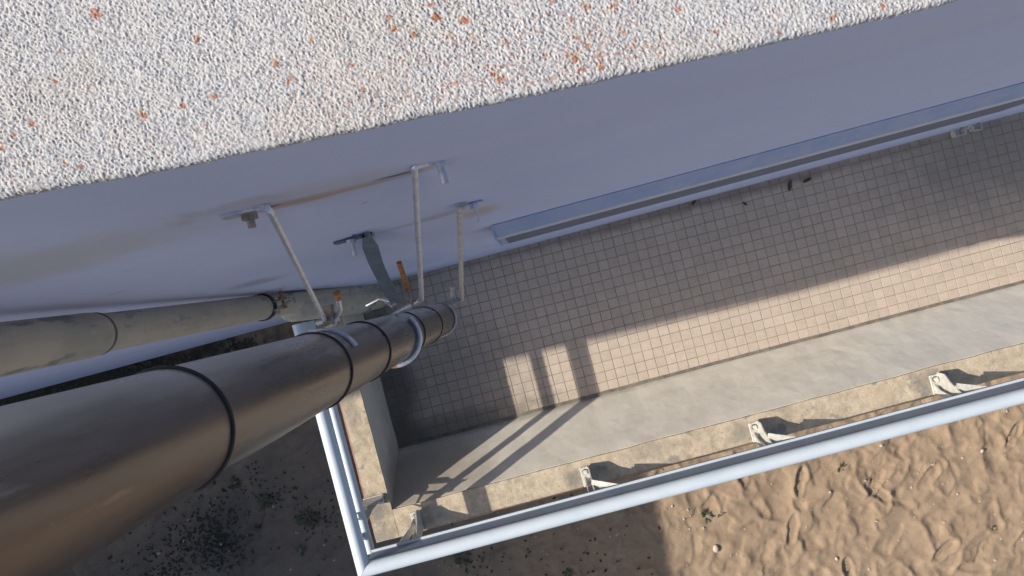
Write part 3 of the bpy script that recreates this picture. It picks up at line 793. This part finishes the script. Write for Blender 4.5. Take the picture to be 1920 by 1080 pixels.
# ------------------------------------------------------------------ litter on the floor
def leafbit(px, py, s, ang, label, z=.003):
    q = PT(px, py, H-z)
    m = MB(); n = 7; vs = []; 
    for i in range(n):
        u = i/(n-1)*2-1; w = s*.38*math.sqrt(max(0,1-u*u))
        vs += [(u*s, w, .004+.006*abs(u)), (u*s, -w, .003+.004*u*u), (u*s, 0, .0005)]
    fs = []
    for i in range(n-1):
        a = i*3; fs += [(a, a+3, a+5, a+2), (a+2, a+5, a+4, a+1)]
    m.add(vs, fs); m2 = Matrix.Translation(q) @ Matrix.Rotation(ang, 4, 'Z')
    m.v = [tuple(m2 @ Vector(v)) for v in m.v]
    o = m.build('dead_leaf', M['dead_leaf']); tag(o, label, 'leaf')
leafbit(1480, 348, .028, 1.2, 'dark curled dead leaf by the wall foot, left of its pair')
leafbit(1512, 338, .024, .2, 'dark dead leaf by the wall foot, right of its pair')
leafbit(1300, 380, .016, .5, 'tiny dead leaf at the wall edge under the shutter box')
leafbit(1396, 382, .014, 2.2, 'small dark crumb of leaf on shaded tiles left of the leaf pair')
def sand_z(x, y):
    j = int(np.clip(np.searchsorted(gy, y), 0, len(gy)-1)); i = int(np.clip(np.searchsorted(gx, x), 0, len(gx)-1)); return SZ + float(hz[j, i])

def pebble(px, py, s, label):
    q = PT(px, py, H-SZ); bm = bmesh.new(); bmesh.ops.create_icosphere(bm, subdivisions=2, radius=1)
    rr = random.Random(int(px*7+py))
    for v in bm.verts: v.co = Vector((v.co.x*s*(1+rr.uniform(-.12,.12)), v.co.y*s*.75*(1+rr.uniform(-.12,.12)), v.co.z*s*.5))
    me = bpy.data.meshes.new('pebble'); bm.to_mesh(me); bm.free(); me.materials.append(M['stone']); me.polygons.foreach_set('use_smooth', [True]*len(me.polygons))
    o = bpy.data.objects.new('pebble', me); COL.objects.link(o); o.location = (q.x, q.y, sand_z(q.x, q.y)+s*.25); o.rotation_euler.z = rr.uniform(0,3); tag(o, label, 'pebble')
pebble(1342, 1028, .036, 'largest pale pebble on the sunlit sand below the small weed')
pebble(1650, 834, .018, 'small pebble on sand just below the long white rail')
pebble(1567, 1046, .020, 'pale pebble on sunlit sand near the bottom edge')
pebble(1840, 845, .022, 'round pebble on the sand at far right below the rail')
pebble(1260, 948, .014, 'tiny pebble at the edge of the shadow on the sand')
pebble(298, 1037, .02, 'pale pebble in the shaded sand next to the brown pipe')
# weeds
def weed(name, px, py, s, n, label, up=.4, seed=1):
    q = PT(px, py, H-SZ); rr = random.Random(seed); m = MB()
    bz = sand_z(q.x, q.y)
    for i in range(n):
        a = rr.uniform(0, 6.283); l = s*rr.uniform(.5, 1.0); w = l*rr.uniform(.12, .2); lift = rr.uniform(.15, up+.25)
        d = Vector((math.cos(a), math.sin(a), 0)); sd = Vector((-d.y, d.x, 0)); st = Vector((q.x, q.y, bz-.003)) + d*rr.uniform(0,.25)*s
        p = [st, st+d*l*.35+sd*w+Vector((0,0,lift*l*.6)), st+d*l*.35-sd*w+Vector((0,0,lift*l*.55)), st+d*l*.75+sd*w*.8+Vector((0,0,lift*l*.9)), st+d*l*.75-sd*w*.8+Vector((0,0,lift*l*.85)), st+d*l+Vector((0,0,lift*l*.8))]
        m.add(p, [(0,2,1),(1,2,4,3),(3,4,5)])
    o = m.build(name, M['leaf']); tag(o, label, 'weed')
weed('weed', 1325, 967, .062, 22, 'small green weed growing on the sunlit sand below the white rail', seed=4)
weed('weed', 1350, 962, .045, 7, 'thin trailing sprig right beside the small green weed', .1, seed=5)
weed('weed', 1576, 878, .05, 10, 'dark dried weed on the sunlit sand near the rail', seed=8)
weed('weed', 1862, 990, .035, 10, 'tiny tuft on the sand near the right edge', seed=9)
weed('weed', 580, 972, .10, 34, 'green weed in the shaded sand left of the side rail', seed=12)
weed('weed', 866, 1042, .085, 22, 'weed in the shaded sand under the front rail, left of middle', seed=13)
weed('weed', 1065, 1075, .06, 16, 'weed in the shade at the bottom edge beneath the front rail', seed=14)
weed('weed', 440, 905, .07, 16, 'dark weed in the shade between brown pipe and side rail', seed=15)
weed('weed', 498, 938, .09, 20, 'sparse weed in the shade midway between pipe and side rail', seed=16)
weed('weed', 564, 1030, .06, 18, 'dark little weed near the bottom edge left of the rail corner', seed=17)
weed('weed', 430, 655, .09, 24, 'weed in the dark gap between the wall and the brown pipe', seed=18)
# low ground cover in the shade: nobody could count it
m = MB(); rr = random.Random(21)
def scatter(px, py, sx, sy, n, s):
    for i in range(n):
        x = rr.gauss(px, sx); y = rr.gauss(py, sy); q = PT(x, y, H-SZ); bz = sand_z(q.x, q.y)
        a = rr.uniform(0, 6.28); l = s*rr.uniform(.4, 1.2); d = Vector((math.cos(a), math.sin(a), rr.uniform(0,.5))); sd = Vector((-d.y, d.x, rr.uniform(-.3,.3)))
        st = Vector((q.x, q.y, bz+.004))
        m.add([st, st+d*l*.5+sd*l*.28, st+d*l, st+d*l*.5-sd*l*.28], [(0,1,2,3)])
for (px, py, sx, sy, n) in ((390,1010,38,30,330),(350,1050,50,22,180),(420,985,14,40,120),(300,1075,40,10,60),(520,925,60,22,70),(370,1000,90,40,90),(480,900,40,30,40),(640,1000,30,30,25),
                            (600,975,22,12,60),(885,1050,30,14,40),(330,690,90,12,700),(440,655,30,10,350),(160,735,60,8,400),(60,760,60,8,200),(1120,1060,60,15,30),(980,1000,120,30,40)):  # extra dark leaves along the wall gap stand in for its shade
    scatter(px, py, sx, sy, n, .034)
gc = m.build('ground_cover', M['cover']); tag(gc, 'low creeping plants and scraps in the shaded sand', None, None, 'stuff')
# dry bits and shell crumbs on the sand
m = MB(); rr = random.Random(22)
for i in range(520):
    x = rr.uniform(-4.6, 3.9); y = rr.uniform(-3.8, -1.2); s = rr.choice([.004,.005,.007,.010])
    c = Vector((x, y, sand_z(x, y)+s*.3)); an = rr.uniform(0,3)
    m.obox(c, Vector((math.cos(an), math.sin(an), 0)), Vector((-math.sin(an), math.cos(an), 0)), Vector((0,0,1)), s, s*.7, s*.5, s*.2)
gr = m.build('shell_grit', M['stone']); tag(gr, 'small stones and shell crumbs strewn over the sand', None, None, 'stuff')
